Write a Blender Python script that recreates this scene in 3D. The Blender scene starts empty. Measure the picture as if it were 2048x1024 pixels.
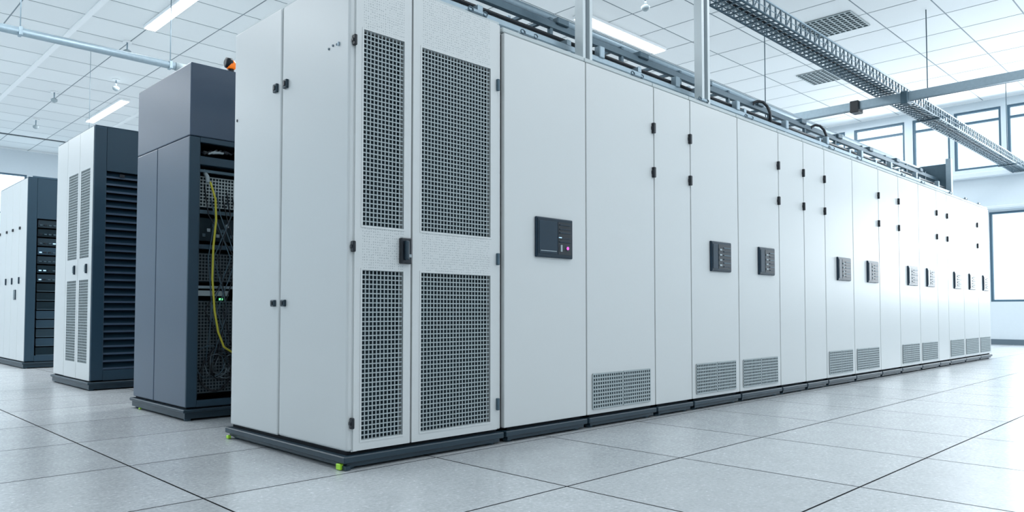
import bpy, bmesh, math, random
from mathutils import Vector, Matrix
random.seed(4)
S = 0.7   # metres per layout unit (camera height)

# ------------------------------------------------------------------ materials
def mat(name, col, rough=0.5, metal=0.0, noise=0.0, nscale=20, bump=0.0, emit=None, estr=0, spec=0.5):
    m = bpy.data.materials.new(name); m.use_nodes = True
    nt = m.node_tree; b = nt.nodes['Principled BSDF']
    b.inputs['Base Color'].default_value = (*col, 1)
    b.inputs['Roughness'].default_value = rough
    b.inputs['Metallic'].default_value = metal
    b.inputs['Specular IOR Level'].default_value = spec
    tc = nt.nodes.new('ShaderNodeTexCoord')
    nz = nt.nodes.new('ShaderNodeTexNoise'); nz.inputs['Scale'].default_value = nscale
    nz.inputs['Detail'].default_value = 6
    nt.links.new(tc.outputs['Object'], nz.inputs['Vector'])
    mx = nt.nodes.new('ShaderNodeMix'); mx.data_type = 'RGBA'
    a = [max(0, c*(1-noise)) for c in col]; c2 = [min(1, c*(1+noise)) for c in col]
    mx.inputs[6].default_value = (*a, 1); mx.inputs[7].default_value = (*c2, 1)
    nt.links.new(nz.outputs['Fac'], mx.inputs[0])
    nt.links.new(mx.outputs[2], b.inputs['Base Color'])
    if bump:
        bp = nt.nodes.new('ShaderNodeBump'); bp.inputs['Strength'].default_value = bump
        bp.inputs['Distance'].default_value = 0.002
        nt.links.new(nz.outputs['Fac'], bp.inputs['Height'])
        nt.links.new(bp.outputs['Normal'], b.inputs['Normal'])
    if emit:
        b.inputs['Emission Color'].default_value = (*emit, 1)
        b.inputs['Emission Strength'].default_value = estr
    return m

WHITE = mat('white_powdercoat', (0.69, 0.718, 0.718), 0.32, noise=0.03, nscale=260, bump=0.12)
TRIM = mat('light_grey_trim', (0.54, 0.60, 0.61), 0.4, noise=0.03)
GAP = mat('black_gap', (0.004, 0.007, 0.011), 0.7, spec=0.2)
NAVY = mat('slate_blue_steel', (0.022, 0.056, 0.088), 0.36, noise=0.06, nscale=150, bump=0.08)
SLATE = mat('slate_side_panel', (0.062, 0.096, 0.147), 0.33, noise=0.05, nscale=200, bump=0.1)
PLINTH = mat('plinth_steel', (0.014, 0.036, 0.054), 0.4, noise=0.08)
BLACK = mat('black_plastic', (0.006, 0.010, 0.016), 0.35)
HOLE = mat('dark_mesh_backing', (0.007, 0.022, 0.032), 0.45, noise=0.35, nscale=6, spec=0.25)
MESHW = mat('mesh_wire_grey', (0.40, 0.46, 0.475), 0.45)
MESHD = mat('mesh_wire_dark', (0.12, 0.15, 0.17), 0.4, metal=0.4)
PANEL = mat('control_panel_plastic', (0.005, 0.020, 0.036), 0.3, spec=0.35)
PANEL2 = mat('control_panel_bezel', (0.010, 0.030, 0.052), 0.3, spec=0.35)
GREYL = mat('grey_label', (0.36, 0.43, 0.46), 0.5)
STEEL = mat('galvanised_steel', (0.32, 0.41, 0.47), 0.38, metal=0.5, noise=0.12, nscale=30)
STEELD = mat('dark_galvanised', (0.075, 0.125, 0.16), 0.42, metal=0.4, noise=0.12, nscale=30)
STRUT = mat('white_strut', (0.60, 0.66, 0.68), 0.4, metal=0.2)
YEL = mat('yellow_cable', (0.55, 0.50, 0.04), 0.45)
LIME = mat('lime_foot', (0.45, 0.85, 0.05), 0.4)
ORANGE = mat('amber_lens', (0.9, 0.22, 0.02), 0.2, emit=(1, 0.2, 0.01), estr=0.5)
MAG = mat('magenta_led', (0.8, 0.1, 0.5), 0.3, emit=(1, 0.08, 0.6), estr=1.2)
LEDW = mat('white_led', (0.5, 0.7, 0.9), 0.3, emit=(0.5, 0.8, 1), estr=0.5)
LEDG = mat('green_led', (0.3, 1, 0.4), 0.3, emit=(0.2, 1, 0.4), estr=1)
LAMP = mat('fluorescent_tube', (1, 1, 1), 0.4, emit=(0.93, 0.97, 1), estr=6)
WALL = mat('wall_paint', (0.70, 0.77, 0.82), 0.7, noise=0.02)
BASEB = mat('baseboard_paint', (0.12, 0.17, 0.21), 0.5)
FRAME = mat('window_frame_paint', (0.06, 0.13, 0.19), 0.4)
CEILT = [mat('ceiling_tile_a', (0.88, 0.91, 0.92), 0.8, noise=0.03, nscale=60), mat('ceiling_tile_b', (0.85, 0.88, 0.89), 0.8, noise=0.03, nscale=60)]
CEILG = mat('ceiling_grid', (0.27, 0.33, 0.37), 0.6)
CEILW = mat('ceiling_rail_white', (0.95, 0.97, 0.98), 0.5)

def floor_mat(name, k):
    m = bpy.data.materials.new(name); m.use_nodes = True
    nt = m.node_tree; b = nt.nodes['Principled BSDF']
    tc = nt.nodes.new('ShaderNodeTexCoord')
    n1 = nt.nodes.new('ShaderNodeTexNoise'); n1.inputs['Scale'].default_value = 60; n1.inputs['Detail'].default_value = 8; n1.inputs['Roughness'].default_value = 0.75
    n2 = nt.nodes.new('ShaderNodeTexNoise'); n2.inputs['Scale'].default_value = 7; n2.inputs['Detail'].default_value = 3
    nt.links.new(tc.outputs['Object'], n1.inputs['Vector']); nt.links.new(tc.outputs['Object'], n2.inputs['Vector'])
    r = nt.nodes.new('ShaderNodeValToRGB')
    r.color_ramp.elements[0].position = 0.34; r.color_ramp.elements[0].color = (0.45*k, 0.48*k, 0.50*k, 1)
    r.color_ramp.elements[1].position = 0.62; r.color_ramp.elements[1].color = (0.62*k, 0.65*k, 0.67*k, 1)
    nt.links.new(n1.outputs['Fac'], r.inputs[0])
    mx = nt.nodes.new('ShaderNodeMix'); mx.data_type = 'RGBA'; mx.blend_type = 'MULTIPLY'; mx.inputs[0].default_value = 0.35
    nt.links.new(r.outputs[0], mx.inputs[6])
    r2 = nt.nodes.new('ShaderNodeValToRGB')
    r2.color_ramp.elements[0].position = 0.35; r2.color_ramp.elements[0].color = (0.8, 0.8, 0.8, 1)
    r2.color_ramp.elements[1].position = 0.65
    nt.links.new(n2.outputs['Fac'], r2.inputs[0]); nt.links.new(r2.outputs[0], mx.inputs[7])
    nt.links.new(mx.outputs[2], b.inputs['Base Color'])
    mr = nt.nodes.new('ShaderNodeMapRange'); mr.inputs[3].default_value = 0.16; mr.inputs[4].default_value = 0.34
    nt.links.new(n1.outputs['Fac'], mr.inputs[0]); nt.links.new(mr.outputs[0], b.inputs['Roughness'])
    bp = nt.nodes.new('ShaderNodeBump'); bp.inputs['Strength'].default_value = 0.10; bp.inputs['Distance'].default_value = 0.002
    nt.links.new(n1.outputs['Fac'], bp.inputs['Height']); nt.links.new(bp.outputs['Normal'], b.inputs['Normal'])
    return m
FLOORS = [floor_mat('floor_vinyl_a', 1.0), floor_mat('floor_vinyl_b', 0.96), floor_mat('floor_vinyl_c', 1.04)]

def perf_mat():
    m = bpy.data.materials.new('micro_perforated_white'); m.use_nodes = True
    nt = m.node_tree; b = nt.nodes['Principled BSDF']; b.inputs['Roughness'].default_value = 0.4
    tc = nt.nodes.new('ShaderNodeTexCoord')
    mp = nt.nodes.new('ShaderNodeMapping'); mp.inputs['Scale'].default_value = (1, 0.001, 1)
    vo = nt.nodes.new('ShaderNodeTexVoronoi'); vo.inputs['Scale'].default_value = 85; vo.inputs['Randomness'].default_value = 0.25
    nt.links.new(tc.outputs['Object'], mp.inputs['Vector']); nt.links.new(mp.outputs['Vector'], vo.inputs['Vector'])
    r = nt.nodes.new('ShaderNodeValToRGB')
    r.color_ramp.elements[0].position = 0.22; r.color_ramp.elements[0].color = (0.44, 0.48, 0.49, 1)
    r.color_ramp.elements[1].position = 0.36; r.color_ramp.elements[1].color = (0.69, 0.718, 0.718, 1)
    nt.links.new(vo.outputs['Distance'], r.inputs[0]); nt.links.new(r.outputs[0], b.inputs['Base Color'])
    return m
PERF = perf_mat()

def glass_mat():
    m = bpy.data.materials.new('window_glass'); m.use_nodes = True
    nt = m.node_tree; nt.nodes.clear()
    o = nt.nodes.new('ShaderNodeOutputMaterial'); t = nt.nodes.new('ShaderNodeBsdfTransparent'); g = nt.nodes.new('ShaderNodeBsdfGlossy')
    g.inputs['Roughness'].default_value = 0.05; t.inputs[0].default_value = (0.93, 0.98, 1, 1)
    mx = nt.nodes.new('ShaderNodeMixShader'); mx.inputs[0].default_value = 0.05
    nt.links.new(t.outputs[0], mx.inputs[1]); nt.links.new(g.outputs[0], mx.inputs[2]); nt.links.new(mx.outputs[0], o.inputs[0])
    return m
GLASS = glass_mat()

# ------------------------------------------------------------------ mesh builder
class MB:
    def __init__(s): s.v=[]; s.f=[]; s.m=[]; s.sm=[]; s.mats=[]
    def mi(s, m):
        if m not in s.mats: s.mats.append(m)
        return s.mats.index(m)
    def box(s, x0,x1,y0,y1,z0,z1, m, bev=0, seg=1):
        k = s.mi(m)
        if bev:
            bm = bmesh.new(); bmesh.ops.create_cube(bm, size=1)
            for v in bm.verts:
                v.co = Vector(((x0+x1)/2+v.co.x*(x1-x0), (y0+y1)/2+v.co.y*(y1-y0), (z0+z1)/2+v.co.z*(z1-z0)))
            bmesh.ops.bevel(bm, geom=bm.edges[:], offset=bev, segments=seg, affect='EDGES', profile=0.5)
            o=len(s.v); bm.verts.index_update()
            s.v += [tuple(v.co) for v in bm.verts]
            for f in bm.faces:
                s.f.append([o+v.index for v in f.verts]); s.m.append(k); s.sm.append(False)
            bm.free(); return
        o=len(s.v)
        s.v += [(x0,y0,z0),(x1,y0,z0),(x1,y1,z0),(x0,y1,z0),(x0,y0,z1),(x1,y0,z1),(x1,y1,z1),(x0,y1,z1)]
        for q in ((0,3,2,1),(4,5,6,7),(0,1,5,4),(1,2,6,5),(2,3,7,6),(3,0,4,7)):
            s.f.append([o+i for i in q]); s.m.append(k); s.sm.append(False)
    def quad(s, pts, m):
        k=s.mi(m); o=len(s.v); s.v+=pts; s.f.append([o+i for i in range(len(pts))]); s.m.append(k); s.sm.append(False)
    def tube(s, pts, r, m, n=8, closed_caps=True):
        k=s.mi(m); P=[Vector(p) for p in pts]; rings=[]
        rs = r if isinstance(r,(list,tuple)) else [r]*len(P)
        ref=None
        for i,p in enumerate(P):
            d=(P[min(i+1,len(P)-1)]-P[max(i-1,0)]).normalized()
            if ref is None:
                ref = Vector((0,0,1)) if abs(d.z)<0.9 else Vector((1,0,0))
            a=(ref-d*ref.dot(d)).normalized(); ref=a; b=d.cross(a)
            o=len(s.v)
            for j in range(n):
                t=2*math.pi*j/n
                s.v.append(tuple(p+(a*math.cos(t)+b*math.sin(t))*rs[i]))
            rings.append(o)
        for i in range(len(P)-1):
            for j in range(n):
                s.f.append([rings[i]+j, rings[i]+(j+1)%n, rings[i+1]+(j+1)%n, rings[i+1]+j]); s.m.append(k); s.sm.append(True)
        if closed_caps:
            s.f.append([rings[0]+j for j in reversed(range(n))]); s.m.append(k); s.sm.append(False)
            s.f.append([rings[-1]+j for j in range(n)]); s.m.append(k); s.sm.append(False)
    def lat_y(s, y, x0,x1,z0,z1, p, t, m, d=0.008):
        n=max(1,round((x1-x0)/p)); q=(x1-x0)/n
        for i in range(n+1): s.box(x0+i*q-t/2, x0+i*q+t/2, y, y+d, z0, z1, m)
        n=max(1,round((z1-z0)/p)); q=(z1-z0)/n
        for i in range(n+1): s.box(x0, x1, y-0.001, y+d, z0+i*q-t/2, z0+i*q+t/2, m)
    def lat_x(s, x, y0,y1,z0,z1, p, t, m, d=0.008):
        n=max(1,round((y1-y0)/p)); q=(y1-y0)/n
        for i in range(n+1): s.box(x, x+d, y0+i*q-t/2, y0+i*q+t/2, z0, z1, m)
        n=max(1,round((z1-z0)/p)); q=(z1-z0)/n
        for i in range(n+1): s.box(x-0.001, x+d, y0, y1, z0+i*q-t/2, z0+i*q+t/2, m)
    def build(s, name, parent=None):
        me=bpy.data.meshes.new(name)
        xs=[v[0] for v in s.v]; ys=[v[1] for v in s.v]; zs=[v[2] for v in s.v]
        c=Vector(((min(xs)+max(xs))/2,(min(ys)+max(ys))/2,min(zs)))
        me.from_pydata([tuple((Vector(v)-c)*S) for v in s.v],[],s.f)
        for m in s.mats: me.materials.append(m)
        me.polygons.foreach_set('material_index', s.m); me.polygons.foreach_set('use_smooth', s.sm)
        me.update()
        ob=bpy.data.objects.new(name,me); bpy.context.scene.collection.objects.link(ob)
        ob.location=c*S
        return ob

# ------------------------------------------------------------------ room
XL,XR,YF,YB,ZC = -6.0, 25.8, -6.0, 34.5, 7.35
b=MB()
xl=[1.65-1.18*k for k in range(7,-1,-1)]
xl=[x for x in xl if x>XL]+[3.234+1.172*k for k in range(0,20)]
xl=[XL]+[x for x in xl if x<XR]+[XR]
yl=[2.82+1.18*k for k in range(-8,40)]
yl=[YF]+[y for y in yl if YF<y<YB]+[YB]
g=0.006
for i in range(len(xl)-1):
    for j in range(len(yl)-1):
        b.quad([(xl[i]+g,yl[j]+g,0),(xl[i+1]-g,yl[j]+g,0),(xl[i+1]-g,yl[j+1]-g,0),(xl[i]+g,yl[j+1]-g,0)], random.choice(FLOORS))
b.quad([(XL,YF,-0.003),(XR,YF,-0.003),(XR,YB,-0.003),(XL,YB,-0.003)], GAP)
b.build('floor')

b=MB(); T=1.18; g=0.013
nx=int((XR-XL)/T)+1; ny=int((YB-YF)/T)+1
for i in range(nx):
    for j in range(ny):
        x0=XL+i*T; x1=min(x0+T,XR); y0=YF+j*T; y1=min(y0+T,YB)
        if x1-x0<0.05 or y1-y0<0.05: continue
        b.quad([(x0+g,y0+g,ZC),(x0+g,y1-g,ZC),(x1-g,y1-g,ZC),(x1-g,y0+g,ZC)], random.choice(CEILT))
b.box(XL,XR,YF,YB,ZC+0.006,ZC+0.15,CEILG)
b.build('ceiling')
# white T-rails of the suspended ceiling
b=MB()
for x in (1.08,4.62,8.16):
    b.box(x-0.06,x+0.06,9.0,YB-0.01,ZC-0.03,ZC-0.002,CEILW)
b.build('trim_1')

def wall_x(name, x, y0, y1, holes, th=0.25, sgn=1):
    b=MB(); xa,xb=(x,x+th) if sgn>0 else (x-th,x)
    ys=sorted(set([y0,y1]+[h[0] for h in holes]+[h[1] for h in holes])); zs=sorted(set([0,ZC]+[h[2] for h in holes]+[h[3] for h in holes]))
    for i in range(len(ys)-1):
        for j in range(len(zs)-1):
            cy=(ys[i]+ys[i+1])/2; cz=(zs[j]+zs[j+1])/2
            if any(h[0]<cy<h[1] and h[2]<cz<h[3] for h in holes): continue
            b.box(xa,xb,ys[i],ys[i+1],zs[j],zs[j+1],WALL)
    return b.build(name)
def wall_y(name, y, x0, x1, holes, th=0.25, sgn=1):
    b=MB(); ya,yb=(y,y+th) if sgn>0 else (y-th,y)
    xs=sorted(set([x0,x1]+[h[0] for h in holes]+[h[1] for h in holes])); zs=sorted(set([0,ZC]+[h[2] for h in holes]+[h[3] for h in holes]))
    for i in range(len(xs)-1):
        for j in range(len(zs)-1):
            cx=(xs[i]+xs[i+1])/2; cz=(zs[j]+zs[j+1])/2
            if any(h[0]<cx<h[1] and h[2]<cz<h[3] for h in holes): continue
            b.box(xs[i],xs[i+1],ya,yb,zs[j],zs[j+1],WALL)
    return b.build(name)
clere=[(8.02,9.6,5.3,7.1),(6.72,7.78,5.3,7.1),(5.36,6.6,5.3,7.1),(3.9,5.2,5.3,7.1),(2.4,3.75,5.3,7.1),(9.9,11.4,5.3,7.1),(0.6,2.1,5.3,7.1),(-1.2,0.4,5.3,7.1)]
low=[(3.6,5.72,1.27,3.95),(0.8,3.4,1.27,3.95),(-2.2,0.6,1.27,3.95)]
wall_x('wall_right', XR, YF, YB, clere+low)
bw=[(1.0,3.9,2.5,6.4),(4.1,7.0,2.5,6.4),(7.2,10.1,2.5,6.4),(12,15,2.5,6.4)]
wall_y('wall_back', YB, XL, XR, bw)
lw_fill=[(12,16,2.2,6.0),(18,22,2.2,6.0),(24,28,2.2,6.0)]  # openings added in the unseen left wall to let in fill light
wall_x('wall_left', XL, YF, YB, lw_fill, sgn=-1)
wall_y('wall_front', YF, XL, XR, [], sgn=-1)
wn=0
def window(axis, c, a0,a1,z0,z1, mull=0.0, div=1):
    global wn; wn+=1; b=MB(); t=0.06
    def bx(p0,p1,q0,q1,m,d0=0.02,d1=0.14):
        if axis=='x': b.box(c+d0,c+d1,p0,p1,q0,q1,m)
        else: b.box(p0,p1,c+d0,c+d1,q0,q1,m)
    e=0.002
    bx(a0+e,a0+t,z0+e,z1-e,FRAME); bx(a1-t,a1-e,z0+e,z1-e,FRAME); bx(a0+t,a1-t,z0+e,z0+t,FRAME); bx(a0+t,a1-t,z1-t,z1-e,FRAME)
    if mull: zz=z0+(z1-z0)*mull; bx(a0+t,a1-t,zz-0.03,zz+0.03,FRAME)
    for k in range(1,div):
        aa=a0+(a1-a0)*k/div; bx(aa-0.035,aa+0.035,z0+t,z1-t,FRAME)
    bx(a0+t,a1-t,z0+t,z1-t,GLASS,0.075,0.085)
    b.build('window_%d'%wn)
for h in clere: window('x',XR,*h,mull=0.8,div=1)
for h in low: window('x',XR,*h,mull=0,div=2)
for h in bw: window('y',YB,*h,mull=0.6,div=2)
for h in lw_fill: window('x',XL-0.16,*h,mull=0.6,div=2)  # frames and glass for the added fill openings, out of view
b=MB(); b.box(XR-0.04,XR-0.002,YF+0.05,YB-0.05,0.002,0.16,BASEB); b.build('baseboard_right')
b=MB(); b.box(XL+0.05,XR-0.05,YB-0.04,YB-0.002,0.002,0.16,BASEB); b.build('baseboard_back')
b=MB(); b.box(XL+0.002,XL+0.04,YF+0.05,YB-0.05,0.002,0.16,BASEB); b.build('baseboard_left')
# projecting sill band on the window wall
b=MB(); b.box(XR-0.25,XR-0.002,YF+0.02,YB-0.05,5.0,5.16,WALL,0.02); b.box(XR-0.35,XR-0.002,YF+0.02,YB-0.05,4.0,4.1,WALL,0.02); b.build('trim_2')

# ------------------------------------------------------------------ main row
YD=4.07; YBK=5.70; H=3.155
def plinth(b,x0,x1,y0,y1,ends=True):
    b.box(x0,x1,y0,y1,0.045,0.088,PLINTH,0.006)
    b.box(x0+0.03,x1-0.03,y0+0.02,y1-0.02,0.018,0.05,PLINTH)
    b.box(x0+0.045,x1-0.045,y0+0.045,y1-0.045,0.086,0.112,GAP)
    for xx in (x0+0.08,x1-0.08):
        for yy in (y0+0.08,y1-0.08):
            b.tube([(xx,yy,0.0),(xx,yy,0.02)],0.035,STEELD,10)
            b.tube([(xx,yy,0.02),(xx,yy,0.05)],0.015,STEELD,8)
def hinge(b,x,z,y=YD,w=0.034,h=0.10):
    b.box(x-w/2,x+w/2,y-0.03,y+0.004,z-h/2,z+h/2,BLACK,0.005)
    b.box(x-w/2-0.006,x+w/2+0.006,y-0.02,y+0.004,z-h/6,z+h/6,BLACK,0.004)
def latch(b,x,z,y):
    b.box(x-0.10,x+0.10,y-0.02,y+0.02,z-0.008,z+0.008,STEEL,0.003)
    for s in (-0.075,0.075):
        b.tube([(x+s+0.022*math.cos(a),y-0.022,z+0.01+0.016*math.sin(a)) for a in [i*math.pi/4 for i in range(9)]],0.005,STEELD,6)
    b.box(x-0.05,x+0.05,y-0.03,y-0.015,z-0.004,z+0.02,STEEL,0.003)
def vent(b,x0,x1,z0,z1,y=YD):
    mid=(x0+x1)/2
    for a,c in ((x0,mid-0.01),(mid+0.01,x1)):
        b.box(a,c,y-0.006,y+0.002,z0,z1,HOLE)
        b.lat_y(y-0.010,a,c,z0,z1,0.032,0.012,MESHW,0.005)
def cpanel(b,xa,xb,z0,z1,kind):
    y=YD
    b.box(xa,xb,y-0.022,y+0.002,z0,z1,PANEL2,0.008,2)
    b.box(xa+0.012,xb-0.012,y-0.026,y-0.018,z0+0.012,z1-0.012,PANEL)
    xm=xa+(xb-xa)*0.54
    if kind==0:
        b.box(xa+0.025,xm,y-0.030,y-0.02,z0+0.03,z1-0.03,PANEL2,0.003)
        b.box(xa+0.04,xm-0.01,y-0.033,y-0.028,z0+0.05,z0+0.056,GREYL)
        b.box(xm+0.015,xb-0.025,y-0.028,y-0.02,z0+0.03,z1-0.03,BLACK)
        for k,zz in enumerate((0.27,0.235,0.205,0.16,0.13)):
            b.box(xm+0.03,xb-0.04,y-0.034,y-0.026,z0+zz,z0+zz+0.008,PANEL2)
        b.box(xm+0.04,xm+0.06,y-0.034,y-0.026,z0+0.055,z0+0.11,GREYL)
        b.tube([(xb-0.075,y-0.034,z0+0.085),(xb-0.075,y-0.02,z0+0.085)],0.013,MAG,14)
        b.tube([(xb-0.075,y-0.031,z0+0.085),(xb-0.075,y-0.02,z0+0.085)],0.024,PLINTH,14)
        b.box(xm+0.02,xm+0.05,y-0.036,y-0.026,z0+0.165,z0+0.173,LEDW)
    else:
        b.box(xa+0.025,xa+0.12,y-0.030,y-0.02,z0+0.03,z1-0.03,PANEL2,0.003)
        b.box(xa+0.14,xb-0.025,y-0.028,y-0.02,z0+0.03,z1-0.03,BLACK)
        for k in range(6):
            zz=z0+0.05+k*0.04
            b.box(xa+0.24,xb-0.035,y-0.034,y-0.026,zz,zz+0.010,STEELD if k%2 else PANEL2)
        for k in range(4):
            b.box(xa+0.155,xa+0.20,y-0.034,y-0.026,z0+0.06+k*0.055,z0+0.078+k*0.055,GREYL)

# first cabinet with perforated double doors
b=MB()
X0,X1=2.577,3.93; HT=3.215; YK1=5.76
b.box(X0+0.02,X1-0.004,4.13,YK1-0.01,0.10,HT-0.012,GAP)
b.box(X0,X0+0.05,YD+0.01,4.975,0.108,HT-0.002,WHITE,0.02,3)
b.box(X0,X0+0.05,4.987,YK1,0.108,HT-0.002,WHITE,0.012,2)
b.box(X0+0.035,X0+0.075,YD+0.01,4.16,0.108,HT-0.002,WHITE)
b.box(X0+0.02,X1-0.006,YK1-0.03,YK1,0.108,HT-0.002,WHITE)
b.box(X0+0.01,X1-0.004,YD+0.03,YK1-0.005,HT-0.012,HT+0.015,TRIM,0.006)
b.box(X1-0.05,X1-0.004,YD+0.02,4.16,0.108,HT-0.012,WHITE,0.006)
def perfdoor(b,xa,xb,ma,mb):
    zb,zt=0.112,HT-0.02; za1,za2,zb1,zb2=0.175,1.263,1.55,2.83
    y0,y1=YD,YD+0.045
    b.box(xa,ma,y0,y1,zb,zt,WHITE); b.box(mb,xb,y0,y1,zb,zt,WHITE)
    b.box(ma,mb,y0,y1,zb,za1,WHITE); b.box(ma,mb,y0,y1,za2,zb1,PERF); b.box(ma,mb,y0,y1,zb2,zt,PERF)
    b.box(xa+0.01,xb-0.01,y0+0.05,y0+0.06,zb+0.02,zt-0.02,HOLE)
    for p,q in ((za1,za2),(zb1,zb2)):
        b.lat_y(y0+0.006,ma,mb,p,q,0.0300,0.0074,MESHW,0.004)
        for (c,d,e,f) in ((ma-0.012,ma,p,q),(mb,mb+0.012,p,q),(ma-0.012,mb+0.012,p-0.012,p),(ma-0.012,mb+0.012,q,q+0.012)):
            b.box(c,d,y0-0.003,y0+0.004,e,f,WHITE)
perfdoor(b,2.618,3.062,2.677,3.000)
perfdoor(b,3.078,3.872,3.152,3.801)
# handle
b.box(2.965,3.055,YD-0.03,YD+0.004,1.315,1.49,BLACK,0.008,2)
b.box(2.985,3.015,YD-0.055,YD-0.028,1.34,1.47,PLINTH,0.008,2)
b.box(3.022,3.045,YD-0.035,YD-0.028,1.36,1.38,GREYL)
for z in (2.74,1.41,0.29): hinge(b,2.604,z,YD+0.005,0.022,0.07)
for z in (2.72,1.39,0.30):
    b.box(3.862,3.886,YD-0.02,YD+0.006,z-0.045,z+0.045,STEELD,0.004)
# side handles
for yy in (4.905,5.055):
    for z,h in ((2.63,0.032),(1.055,0.024)):
        b.box(X0-0.02,X0+0.004,yy-0.028,yy+0.028,z-h,z+h,PLINTH,0.006,2)
        b.box(X0-0.026,X0-0.018,yy-0.012,yy+0.012,z-h*0.5,z+h*0.5,BLACK)
for yy,zz in ((4.33,2.74),(4.28,2.75),(4.23,2.745)):
    b.tube([(X0-0.006,yy,zz),(X0+0.002,yy,zz)],0.008,STEELD,8)
b.box(X0-0.010,X0+0.003,4.20,4.212,2.73,2.755,STEEL); b.box(X0-0.006,X0+0.003,5.70,5.71,2.5,2.52,BLACK)
plinth(b,2.54,3.925,4.045,YK1+0.01)
b.box(2.534,2.56,4.085,4.135,0.004,0.04,LIME,0.003); b.box(2.55,2.585,4.0455,4.10,0.004,0.03,PLINTH)
b.box(2.534,2.56,5.70,5.735,0.004,0.028,LIME,0.003)
latch(b,3.7,HT+0.025,YD+0.05)
b.build('perforated_server_cabinet')

segs=[(3.942,4.928,'p0',4.284,4.726),(4.928,5.947,'v',0,0),(5.947,6.589,'n',0,0),(6.589,7.558,'pv',6.946,7.361),(7.558,8.549,'pv',7.998,8.382),
(8.549,9.240,'n',0,0),(9.240,9.881,'n',0,0),(9.881,10.84,'pv',10.24,10.69),(10.84,11.854,'pv',11.33,11.75),(11.854,12.733,'n',0,0),
(12.733,13.717,'pv',13.09,13.56),(13.717,14.704,'pv',14.06,14.47),(14.704,15.33,'n',0,0),(15.33,16.34,'pv',15.66,16.10),(16.34,17.38,'pv',16.68,17.10),(17.38,18.29,'pv',17.7,18.1)]
hinges=[5.947,6.589,8.549,9.240,9.881,11.854,12.733,14.704,15.33,17.38]
for (x0,x1,kind,pa,pb) in segs:
    b=MB()
    b.box(x0+0.012,x1-0.012,YD+0.045,YBK-0.02,0.10,H-0.01,GAP)
    b.box(x0+0.004,x0+0.03,YD+0.05,YBK,0.108,H,WHITE); b.box(x1-0.03,x1-0.004,YD+0.05,YBK,0.108,H,WHITE)
    b.box(x0+0.03,x1-0.03,YBK-0.03,YBK,0.108,H,WHITE)
    b.box(x0+0.007,x1-0.007,YD,YD+0.04,0.112,H-0.008,WHITE,0.005,2)
    b.box(x0+0.003,x1-0.003,YD+0.012,YBK,H+0.002,H+0.04,TRIM,0.006)
    if kind in ('v','pv'): vent(b,x0+0.075,x1-0.10,0.16,0.455)
    if kind=='p0': cpanel(b,pa,pb,1.43,1.755,0)
    if kind=='pv': cpanel(b,pa,pb,1.415,1.735,1)
    for hx in hinges:
        if abs(hx-x1)<0.001:
            w_=0.034 if hx<9 else 0.026
            hinge(b,x1-0.022,2.745,w=w_); hinge(b,x1-0.022,2.32,w=w_)
    if kind!='n': latch(b,(x0+x1)/2-0.2 if kind!='v' else x1-0.25,H+0.05,YD+0.03)
    plinth(b,x0+0.012,x1-0.012,4.05,YBK-0.01)
    b.build('server_cabinet')

# ------------------------------------------------------------------ dark open rack
b=MB()
x0,x1,y0,y1=2.665,3.68,6.90,8.27; HT2=3.295; ZS=2.615
b.box(x0,x0+0.04,y0,7.69,0.12,ZS-0.006,SLATE,0.008,2); b.box(x0,x0+0.04,7.70,y1,0.12,ZS-0.006,SLATE,0.008,2)
b.box(x0+0.003,x1,y0-0.01,y1+0.01,ZS,HT2,SLATE,0.01,2)
b.box(x0+0.03,x1,y1-0.04,y1,0.12,ZS-0.004,NAVY); b.box(x1-0.04,x1,y0,y1-0.04,0.12,ZS-0.004,NAVY)
b.box(x0+0.04,x1-0.04,y0+0.06,y1-0.04,ZS-0.04,ZS-0.006,GAP); b.box(x0+0.04,x1-0.04,y0+0.02,y1-0.04,0.12,0.15,NAVY)
b.box(x0+0.001,x0+0.10,y0-0.012,y0+0.03,0.12,ZS-0.006,NAVY,0.006); b.box(x1-0.10,x1,y0-0.012,y0+0.03,0.12,ZS-0.006,NAVY,0.006)
b.box(x0+0.10,x1-0.10,y0-0.01,y0+0.03,ZS-0.05,ZS-0.006,NAVY); b.box(x0+0.10,x1-0.10,y0-0.01,y0+0.03,0.12,0.18,NAVY)
b.box(x0+0.10,x1-0.10,y0+0.55,y0+0.6,0.15,ZS-0.05,GAP)
# inner perforated mounting rails
for xa in (x0+0.115,x1-0.145):
    b.box(xa,xa+0.03,y0+0.10,y0+0.12,0.18,ZS-0.05,STEELD)
    for k in range(70): b.box(xa+0.01,xa+0.02,y0+0.096,y0+0.101,0.2+k*0.033,0.212+k*0.033,BLACK)
def unit(za,zb,m=MESHD,mesh=True,yy=None):
    yy=yy or y0+0.13
    b.box(x0+0.14,x1-0.14,yy,y0+0.5,za,zb,HOLE,0.004)
    if mesh: b.lat_y(yy-0.012,x0+0.15,x1-0.15,za+0.015,zb-0.015,0.03,0.009,m,0.008)
b.box(x0+0.10,x1-0.10,y0+0.06,y0+0.16,2.37,2.45,NAVY,0.004); b.box(x0+0.10,x1-0.10,y0+0.06,y0+0.10,2.30,2.325,STEELD)
unit(1.97,2.28,MESHW); b.box(x0+0.10,x1-0.10,y0+0.10,y0+0.14,1.915,1.95,STEELD)
unit(1.66,1.88,mesh=False); 
for k in range(14):
    xx=x0+0.18+k*0.045; b.box(xx,xx+0.03,y0+0.118,y0+0.13,1.70+0.05*(k%3),1.73+0.05*(k%3),random.choice([GREYL,STEELD,BLACK,NAVY]))
b.box(x0+0.10,x1-0.10,y0+0.05,y0+0.14,1.58,1.62,NAVY)
unit(1.27,1.55,MESHD); b.box(x0+0.10,x1-0.10,y0+0.08,y0+0.14,1.21,1.235,STEEL); b.box(x0+0.13,x0+0.42,y0+0.07,y0+0.09,1.14,1.19,GREYL)
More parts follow.
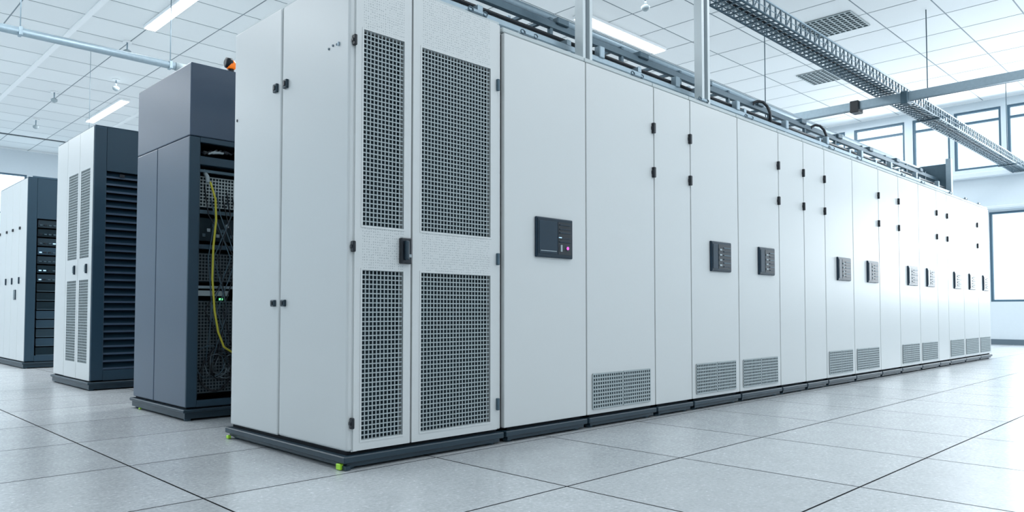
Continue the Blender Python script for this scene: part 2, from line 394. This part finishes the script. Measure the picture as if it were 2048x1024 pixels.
unit(0.22,1.10,MESHD)
b.box(x0+0.33,x0+0.36,y0+0.06,y0+0.08,1.10,1.12,LEDG)
# yellow cable
b.tube([(2.86,6.98,2.25),(2.88,6.93,2.2),(2.92,6.91,2.05),(2.925,6.90,1.85),(2.90,6.895,1.6),(2.895,6.895,1.3),(2.92,6.895,1.0),(2.96,6.90,0.80),(3.02,6.91,0.66),(3.12,6.94,0.60),(3.25,7.0,0.62)],0.010,YEL,8)
b.tube([(2.84,7.0,2.32),(2.86,6.96,2.26),(2.86,6.94,2.2)],0.02,GREYL,8)
rnd=random.Random(3)
for k in range(10):
    cx=2.90+rnd.random()*0.3; cz=0.38+rnd.random()*0.18; rr=0.07+rnd.random()*0.08
    b.tube([(cx+rr*math.cos(a),6.98+0.03*math.sin(a*3+k),cz+rr*1.15*math.sin(a)) for a in [i*math.pi/12 for i in range(25)]],0.005,rnd.choice([BLACK,MESHD,STEELD,BLACK,MESHD]),6)
for k in range(8):
    xa=2.82+rnd.random()*0.35; xb=2.85+rnd.random()*0.35
    b.tube([(xa,7.0,2.3-0.3*rnd.random()),(xa+0.02,6.95,1.9),(xb,6.94,1.5),(xa,6.95,1.0),(xb,6.97,0.5)],0.006,rnd.choice([BLACK,STEELD]),6)
for k in range(6):
    xa=2.8+0.04*k; b.tube([(xa,7.0,2.5),(xa+0.03,6.95,2.47+0.01*k),(xa+0.08,6.95,2.5),(xa+0.12,7.0,2.53)],0.012,rnd.choice([BLACK,GREYL]),6)
# plinth with step
b.box(x0-0.03,x1,y0-0.04,y1+0.02,0.075,0.105,PLINTH,0.006); b.box(x0-0.01,x1-0.02,y0-0.02,y1,0.02,0.078,PLINTH)
b.box(x0+0.02,x1-0.02,y0+0.02,y1-0.02,0.10,0.125,GAP)
for xx in (x0+0.03,x1-0.1):
    for yy in (y0+0.02,y1-0.08): b.tube([(xx,yy,0),(xx,yy,0.03)],0.03,STEELD,10)
b.box(x0-0.018,x0+0.0,y1-0.25,y1-0.22,0.005,0.02,LIME)
b.build('open_equipment_rack')

# amber beacon on top
b=MB(); bx,by,bz=3.09,7.0,HT2+0.03
b.tube([(bx,by,HT2),(bx,by,bz+0.03)],0.03,BLACK,16)
b.tube([(bx-0.06,by,bz+0.075),(bx-0.05,by,bz+0.075),(bx-0.0,by,bz+0.075)],[0.03,0.05,0.052],BLACK,16)
b.tube([(bx,by,bz+0.02),(bx,by,bz+0.035),(bx,by,bz+0.06),(bx,by,bz+0.085),(bx,by,bz+0.105),(bx,by,bz+0.115)],[0.035,0.048,0.052,0.045,0.03,0.008],ORANGE,20)
b.build('amber_warning_beacon')

# ------------------------------------------------------------------ white cabinet with louvred navy front
def deepcab(name,x0,x1,y0,y1,HT,kind):
    b=MB()
    b.box(x0+0.03,x1-0.002,y0+0.3,y1-0.01,0.12,HT-0.01,GAP)
    fx0,fx1=x0+0.15,x1-0.15
    zt,zb=(2.79,0.25) if kind=='louvre' else (2.62,0.22)
    b.box(x0+0.004,fx0,y0-0.01,y0+0.05,0.12,HT-0.004,NAVY,0.008); b.box(fx1,x1,y0-0.01,y0+0.05,0.12,HT-0.004,NAVY,0.008)
    b.box(fx0,fx1,y0-0.008,y0+0.05,zt,HT-0.004,NAVY); b.box(fx0,fx1,y0-0.008,y0+0.05,0.12,zb,NAVY)
    b.box(x1-0.03,x1-0.001,y0+0.05,y1,0.12,HT-0.004,NAVY)
    b.box(x0+0.01,x1,y0,y1,HT-0.003,HT+0.012,NAVY,0.004)
    b.box(fx0,fx1,y0+0.20,y0+0.22,zb,zt,GAP)
    if kind=='louvre':
        n=27; q=(zt-zb)/n
        k=b.mi(NAVY)
        for i in range(n):
            z=zb+i*q; b.quad([(fx0,y0+0.005,z+0.02),(fx1,y0+0.005,z+0.02),(fx1,y0+0.08,z+q*0.98),(fx0,y0+0.08,z+q*0.98)],NAVY)
            b.box(fx0,fx1,y0+0.0,y0+0.012,z+0.005,z+0.028,SLATE)
        b.box(x0+0.3,x0+0.36,y0-0.02,y0-0.005,2.72,2.76,BLACK)
    else:
        r=random.Random(8); n=15; q=(zt-zb)/n
        for i in range(n):
            z=zb+i*q
            b.box(fx0+0.03,fx1-0.03,y0+0.03+0.04*r.random(),y0+0.2,z+0.01,z+q-0.02,r.choice([PLINTH,HOLE,NAVY]))
            if i>7:
                for j in range(9):
                    xx=fx0+0.05+j*0.07
                    b.box(xx,xx+0.04,y0+0.015,y0+0.04,z+0.04,z+0.06,r.choice([LEDW,STEELD,BLACK,STEELD]))
            else:
                b.box(fx0+0.03,fx1-0.03,y0+0.02,y0+0.04,z,z+0.012,STEELD)
    # side facing the aisle: leaves
    if kind=='louvre':
        edges=[(y0+0.02,y0+0.60),(y0+0.61,y0+1.17),(y0+1.18,y1)]
        me=[(y0+0.14,y0+0.54),(y0+0.67,y0+1.10),None]
    else:
        edges=[(y0+0.02,y0+0.55),(y0+0.56,y0+1.1),(y0+1.11,y0+1.6),(y0+1.61,y1)]; me=[None]*4
    for (a,c),mm in zip(edges,me):
        if mm:
            for (p,q2) in ((a,mm[0]),(mm[1],c)): b.box(x0,x0+0.035,p,q2,0.12,HT-0.006,WHITE)
            for z0_,z1_ in ((0.12,0.33),(1.40,1.68),(2.83,HT-0.006)): b.box(x0,x0+0.035,mm[0],mm[1],z0_,z1_,WHITE)
            b.box(x0+0.028,x0+0.034,mm[0],mm[1],0.3,2.9,HOLE)
            b.lat_x(x0+0.004,mm[0],mm[1],0.33,1.40,0.036,0.009,MESHW,0.005); b.lat_x(x0+0.004,mm[0],mm[1],1.68,2.83,0.036,0.009,MESHW,0.005)
            b.box(x0-0.02,x0+0.002,mm[0]+0.05,mm[0]+0.09,1.48,1.60,PANEL2,0.004); b.box(x0-0.03,x0-0.018,mm[0]+0.06,mm[0]+0.08,1.50,1.58,GREYL)
        else:
            b.box(x0,x0+0.035,a,c,0.12,HT-0.006,WHITE,0.006)
            if kind!='louvre':
                b.box(x0-0.02,x0+0.002,c-0.10,c-0.06,1.48,1.60,PANEL2,0.004)
                for z in (2.45,): b.box(x0-0.02,x0+0.002,c-0.10,c-0.03,z,z+0.05,BLACK,0.004)
    if kind!='louvre': cy=y0+0.7; b.box(x0-0.015,x0+0.002,cy,cy+0.14,1.2,1.38,PANEL2,0.004); b.lat_x(x0-0.02,cy+0.02,cy+0.12,1.22,1.36,0.03,0.012,GREYL,0.005)
    b.box(x0-0.03,x1,y0-0.04,y1+0.02,0.075,0.105,PLINTH,0.006); b.box(x0-0.01,x1-0.02,y0-0.02,y1,0.015,0.078,PLINTH)
    b.box(x0+0.02,x1-0.02,y0+0.02,y1-0.02,0.10,0.125,GAP)
    for xx in (x0+0.03,x1-0.1):
        for yy in (y0+0.02,y1-0.08): b.tube([(xx,yy,0),(xx,yy,0.03)],0.03,STEELD,10)
    return b.build(name)
deepcab('louvred_server_cabinet',2.82,3.85,10.36,12.06,3.35,'louvre')
deepcab('network_cabinet',3.08,4.15,15.1,17.3,3.33,'rack')

def plaincab(x0,x1,y0,y1,HT,m):
    b=MB()
    b.box(x0+0.01,x1-0.01,y0+0.05,y1,0.11,HT-0.01,m)
    b.box(x0+0.006,x1-0.006,y0,y0+0.04,0.115,HT-0.02,m,0.006); b.box(x0+0.003,x1-0.003,y0+0.01,y1,HT-0.008,HT+0.02,TRIM if m is WHITE else NAVY,0.006)
    b.box(x0+0.15,x1-0.15,y0-0.006,y0+0.002,0.3,2.8,HOLE); b.lat_y(y0-0.012,x0+0.15,x1-0.15,0.3,2.8,0.05,0.015,MESHD,0.007)
    b.box(x1-0.11,x1-0.06,y0-0.03,y0+0.002,1.3,1.5,BLACK,0.006)
    b.box(x0+0.01,x1-0.01,y0-0.02,y1,0.02,0.105,PLINTH,0.006)
    for xx in (x0+0.1,x1-0.1):
        for yy in (y0+0.05,y1-0.08): b.tube([(xx,yy,0),(xx,yy,0.03)],0.03,STEELD,10)
    b.build('closed_server_cabinet')
for i in range(5): plaincab(3.70+i*1.0,4.69+i*1.0,6.92,8.25,3.2,NAVY)
for i in range(5): plaincab(3.87+i*1.0,4.86+i*1.0,10.38,12.04,3.3,WHITE)
for i in range(4): plaincab(4.17+i*1.0,5.16+i*1.0,15.12,17.28,3.3,WHITE)

# ------------------------------------------------------------------ overhead steelwork above the main row
ZT=H+0.042
def strut_post(x,y,z0,z1,w=0.075,name='strut_post'):
    b=MB()
    b.box(x-w,x-w*0.45,y-0.05,y+0.05,z0,z1,STRUT); b.box(x+w*0.45,x+w,y-0.05,y+0.05,z0,z1,STRUT)
    b.box(x-w*0.45,x+w*0.45,y+0.0,y+0.05,z0,z1,STEEL)
    n=int((z1-z0)/0.07)
    for k in range(n): b.box(x-w*0.28,x+w*0.28,y-0.006,y+0.001,z0+0.03+k*0.07,z0+0.068+k*0.07,STEELD)
    b.box(x-w-0.03,x+w+0.03,y-0.08,y+0.08,z0,z0+0.02,STEEL)
    b.build(name)
strut_post(5.48,4.55,ZT,ZC-0.002,0.07); strut_post(7.64,4.55,ZT,ZC-0.002,0.088)
b=MB()
XE=18.1
for (y,z,w,h,m) in ((4.72,3.56,0.05,0.06,STEEL),(5.45,3.56,0.05,0.06,STEELD),(4.95,3.86,0.05,0.08,STEELD),(5.55,3.95,0.05,0.09,STEEL)):
    b.box(2.9,XE,y-w/2,y+w/2,z-h/2,z+h/2,m,0.008)
b.tube([(2.9,5.3,4.12),(XE,5.3,4.12)],0.06,STEEL,12); b.tube([(2.9,5.15,3.66),(XE,5.15,3.66)],0.035,STEELD,10)
x=3.1
while x<XE:
    for y in (4.72,5.45): b.box(x-0.025,x+0.025,y-0.02,y+0.02,ZT+0.04 if x<3.93 else ZT,3.56,STEEL)
    b.box(x-0.03,x+0.03,4.70,5.60,3.59,3.64,STEEL); b.box(x-0.02,x+0.02,4.93,4.97,3.6,3.86,STEELD); b.box(x-0.02,x+0.02,5.53,5.57,3.6,4.12,STEEL)
    b.box(x-0.02,x+0.02,4.93,5.57,3.90,3.93,STEELD); b.box(x-0.02,x+0.02,5.25,5.57,4.04,4.07,STEELD)
    b.tube([(x+0.3,4.72,3.58),(x+0.55,5.45,3.58)],0.015,STEELD,6)
    x+=1.17
b.box(XE-0.06,XE,4.70,5.62,3.5,4.2,STEELD); b.box(XE-0.1,XE+0.02,4.68,4.78,ZT,4.3,STEEL)
rr=random.Random(5)
for k,x in enumerate((9.6,11.5)):
    b.tube([(x,4.95,3.84),(x+0.01,4.93,3.89),(x+0.06,4.89,3.92),(x+0.12,4.84,3.91),(x+0.17,4.80,3.85),(x+0.18,4.77,3.76),(x+0.18,4.76,3.62)],0.020,BLACK,10)
for k in range(9):
    x=5+k*1.4
    b.box(x+0.5,x+0.68,4.9,5.02,3.88,3.95,STEELD,0.01); b.box(x+0.9,x+0.98,4.68,4.76,3.58,3.70,STEEL,0.008)
for k in range(4):
    b.tube([(3.2,4.79+0.05*k,3.66),(XE-0.2,4.79+0.05*k,3.66)],0.02,rr.choice([GREYL,STEELD,BLACK]),8)
b.build('overhead_cable_rack')

# wire basket tray
b=MB(); yc=4.85; zt0=5.03; w=0.185; hh=0.20; xa,xb=0.5,XR-0.05
for (y,z,r) in ((yc-w,zt0+hh,0.017),(yc+w,zt0+hh,0.017),(yc-w,zt0,0.017),(yc+w,zt0,0.017),(yc-w,zt0+hh/2,0.007),(yc+w,zt0+hh/2,0.007),(yc,zt0,0.009),(yc-w/2,zt0,0.008),(yc+w/2,zt0,0.008)):
    b.tube([(xa,y,z),(xb,y,z)],r,STEEL if z>zt0 else STEELD,6)
x=xa; i=0
while x<xb-0.16:
    b.box(x-0.014,x+0.014,yc-w,yc+w,zt0-0.012,zt0+0.006,STEELD)
    for yy in (yc-w,yc+w):
        b.box(x-0.013,x+0.013,yy-0.009,yy+0.009,zt0,zt0+hh,STEELD)
        if i%2==0: b.tube([(x,yy,zt0),(x+0.16,yy,zt0+hh)],0.009,STEELD,5)
    x+=0.16; i+=1
for k in range(3): b.tube([(xa,yc-0.07+k*0.06,zt0+0.03),(xb,yc-0.07+k*0.06,zt0+0.03)],0.018,[STEELD,BLACK,GREYL][k],6)
for x in (1.5,17.1,24.0):
    b.tube([(x,yc,zt0-0.03),(x,yc,ZC-0.001)],0.011,STEELD,6)
    b.box(x-0.03,x+0.03,yc-w-0.04,yc+w+0.04,zt0-0.04,zt0-0.012,STEELD)
b.build('wire_cable_tray')

# cross beam carrying the tray
b=MB(); bx=14.57
b.box(bx-0.03,bx+0.03,YF+0.01,7.26,4.83,4.985,STEEL,0.006); b.box(bx+0.03,bx+0.09,YF+0.01,7.26,4.83,4.86,STEELD); b.box(bx+0.03,bx+0.09,YF+0.01,7.26,4.955,4.985,STEELD)
b.box(bx-0.09,bx+0.15,4.44,4.56,4.77,4.995,STEELD,0.01); b.box(bx-0.09,bx+0.15,5.30,5.46,4.77,4.995,BLACK,0.01)
for y in (7.2,0.5): b.tube([(bx,y,4.97),(bx,y,ZC-0.001)],0.01,STEELD,6)
b.build('support_beam')

# left ceiling pipe, wire, detectors
b=MB(); b.tube([(XL+0.01,15.55,6.0),(5.95,15.55,6.0)],0.075,STEEL,16)
for x in (-3,0,3,5.6): b.tube([(x,15.55,6.06),(x,15.55,ZC-0.001)],0.01,STEEL,6); b.box(x-0.03,x+0.03,15.47,15.63,5.92,6.08,STEEL,0.01)
b.tube([(5.7,15.55,6.0),(5.95,15.55,6.0)],0.085,GREYL,16)
b.build('ceiling_pipe')
b=MB(); b.tube([(XL+0.01,19.9,5.0),(5.4,19.9,5.0)],0.014,PLINTH,6)
for x in (-3,1,5.3): b.tube([(x,19.9,5.0),(x,19.9,ZC-0.001)],0.006,STEEL,6)
b.build('suspension_wire')
for (x,y) in ((5.75,18.7),(6.5,22.0),(5.6,24.5),(12.3,8.6),(6.0,28.5)):
    b=MB(); z=ZC
    b.tube([(x,y,z-0.001),(x,y,z-0.03)],0.10,CEILW,14); b.tube([(x,y,z-0.03),(x,y,z-0.22)],0.018,STEEL,8)
    b.tube([(x,y,z-0.2),(x,y,z-0.23),(x,y,z-0.29),(x,y,z-0.32)],[0.05,0.09,0.08,0.03],GREYL,14)
    b.build('smoke_detector')
# light fixtures
def fixture(x0,x1,y0,y1):
    b=MB(); b.box(x0-0.03,x1+0.03,y0-0.03,y1+0.03,ZC-0.07,ZC-0.001,CEILW,0.01); b.box(x0,x1,y0,y1,ZC-0.085,ZC-0.065,LAMP); b.build('fluorescent_light')
for (x,y) in ((5.8,15.6),(7.3,25.6),(0.5,8.0),(0.5,15.6),(-3.0,8.0),(0.5,25.6),(-3,18)):
    fixture(x-0.11,x+0.11,y-1.75,y+1.75)
for (x,y) in ((13.6,10.15),(20.5,1.0),(6,-2),(12,-2),(14,20),(20,20)):
    fixture(x-1.5,x+1.5,y-0.15,y+0.15)
# ceiling grilles
for (x,y) in ((16.55,6.55),(20.0,8.15),(10.5,-1.0)):
    b=MB(); w=0.56
    b.box(x-w,x+w,y-w,y+w,ZC-0.012,ZC-0.001,HOLE)
    n=9
    for i in range(n+1):
        q=-w+2*w*i/n
        b.box(x+q-0.014,x+q+0.014,y-w,y+w,ZC-0.025,ZC-0.01,MESHW); b.box(x-w,x+w,y+q-0.014,y+q+0.014,ZC-0.026,ZC-0.01,MESHW)
    b.build('ceiling_vent_grille')

# ------------------------------------------------------------------ light
def area(x,y,z,sx,sy,e,rot=(0,0,0),col=(0.94,0.975,1)):
    l=bpy.data.lights.new('fill_light','AREA'); l.shape='RECTANGLE'; l.size=sx*S; l.size_y=sy*S; l.energy=e; l.color=col
    o=bpy.data.objects.new('fill_light',l); bpy.context.scene.collection.objects.link(o); o.location=(x*S,y*S,z*S); o.rotation_euler=rot
for x in (-3,2.0,7.5,13,19,24):  # unseen area lights added on a grid, separate from the modelled fixtures
    for y in (-3.5,1.5,9.5,14,21,28):
        if y>8: e=78 if x<10 else 42
        else: e=10 if x<0 else (38 if x<10 else 46)
        if y==9.5 and x<3: e=40
        area(x,y,ZC-0.12,2.2,2.2,e)
# added area lights inside the right wall, boosting the window daylight
area(XR-0.4,2.0,3.0,3,6,190,rot=(0,math.radians(90),0),col=(0.90,0.96,1))
area(XR-0.4,5.0,6.0,1.6,9,130,rot=(0,math.radians(90),0),col=(0.90,0.96,1))
w=bpy.data.worlds.new('sky'); bpy.context.scene.world=w; w.use_nodes=True
bg=w.node_tree.nodes['Background']; bg.inputs[0].default_value=(0.74,0.89,1,1); bg.inputs[1].default_value=1.85

# ------------------------------------------------------------------ camera
cd=bpy.data.cameras.new('camera'); cam=bpy.data.objects.new('camera',cd); bpy.context.scene.collection.objects.link(cam)
cam.location=(0,0,1.0*S); cam.rotation_euler=(math.radians(92.1),0,math.radians(45.27-90))
cd.sensor_width=36; cd.lens=1488/2048*36; cd.shift_y=0.0269; cd.clip_end=200
bpy.context.scene.camera=cam
bpy.context.scene.view_settings.view_transform='Standard'
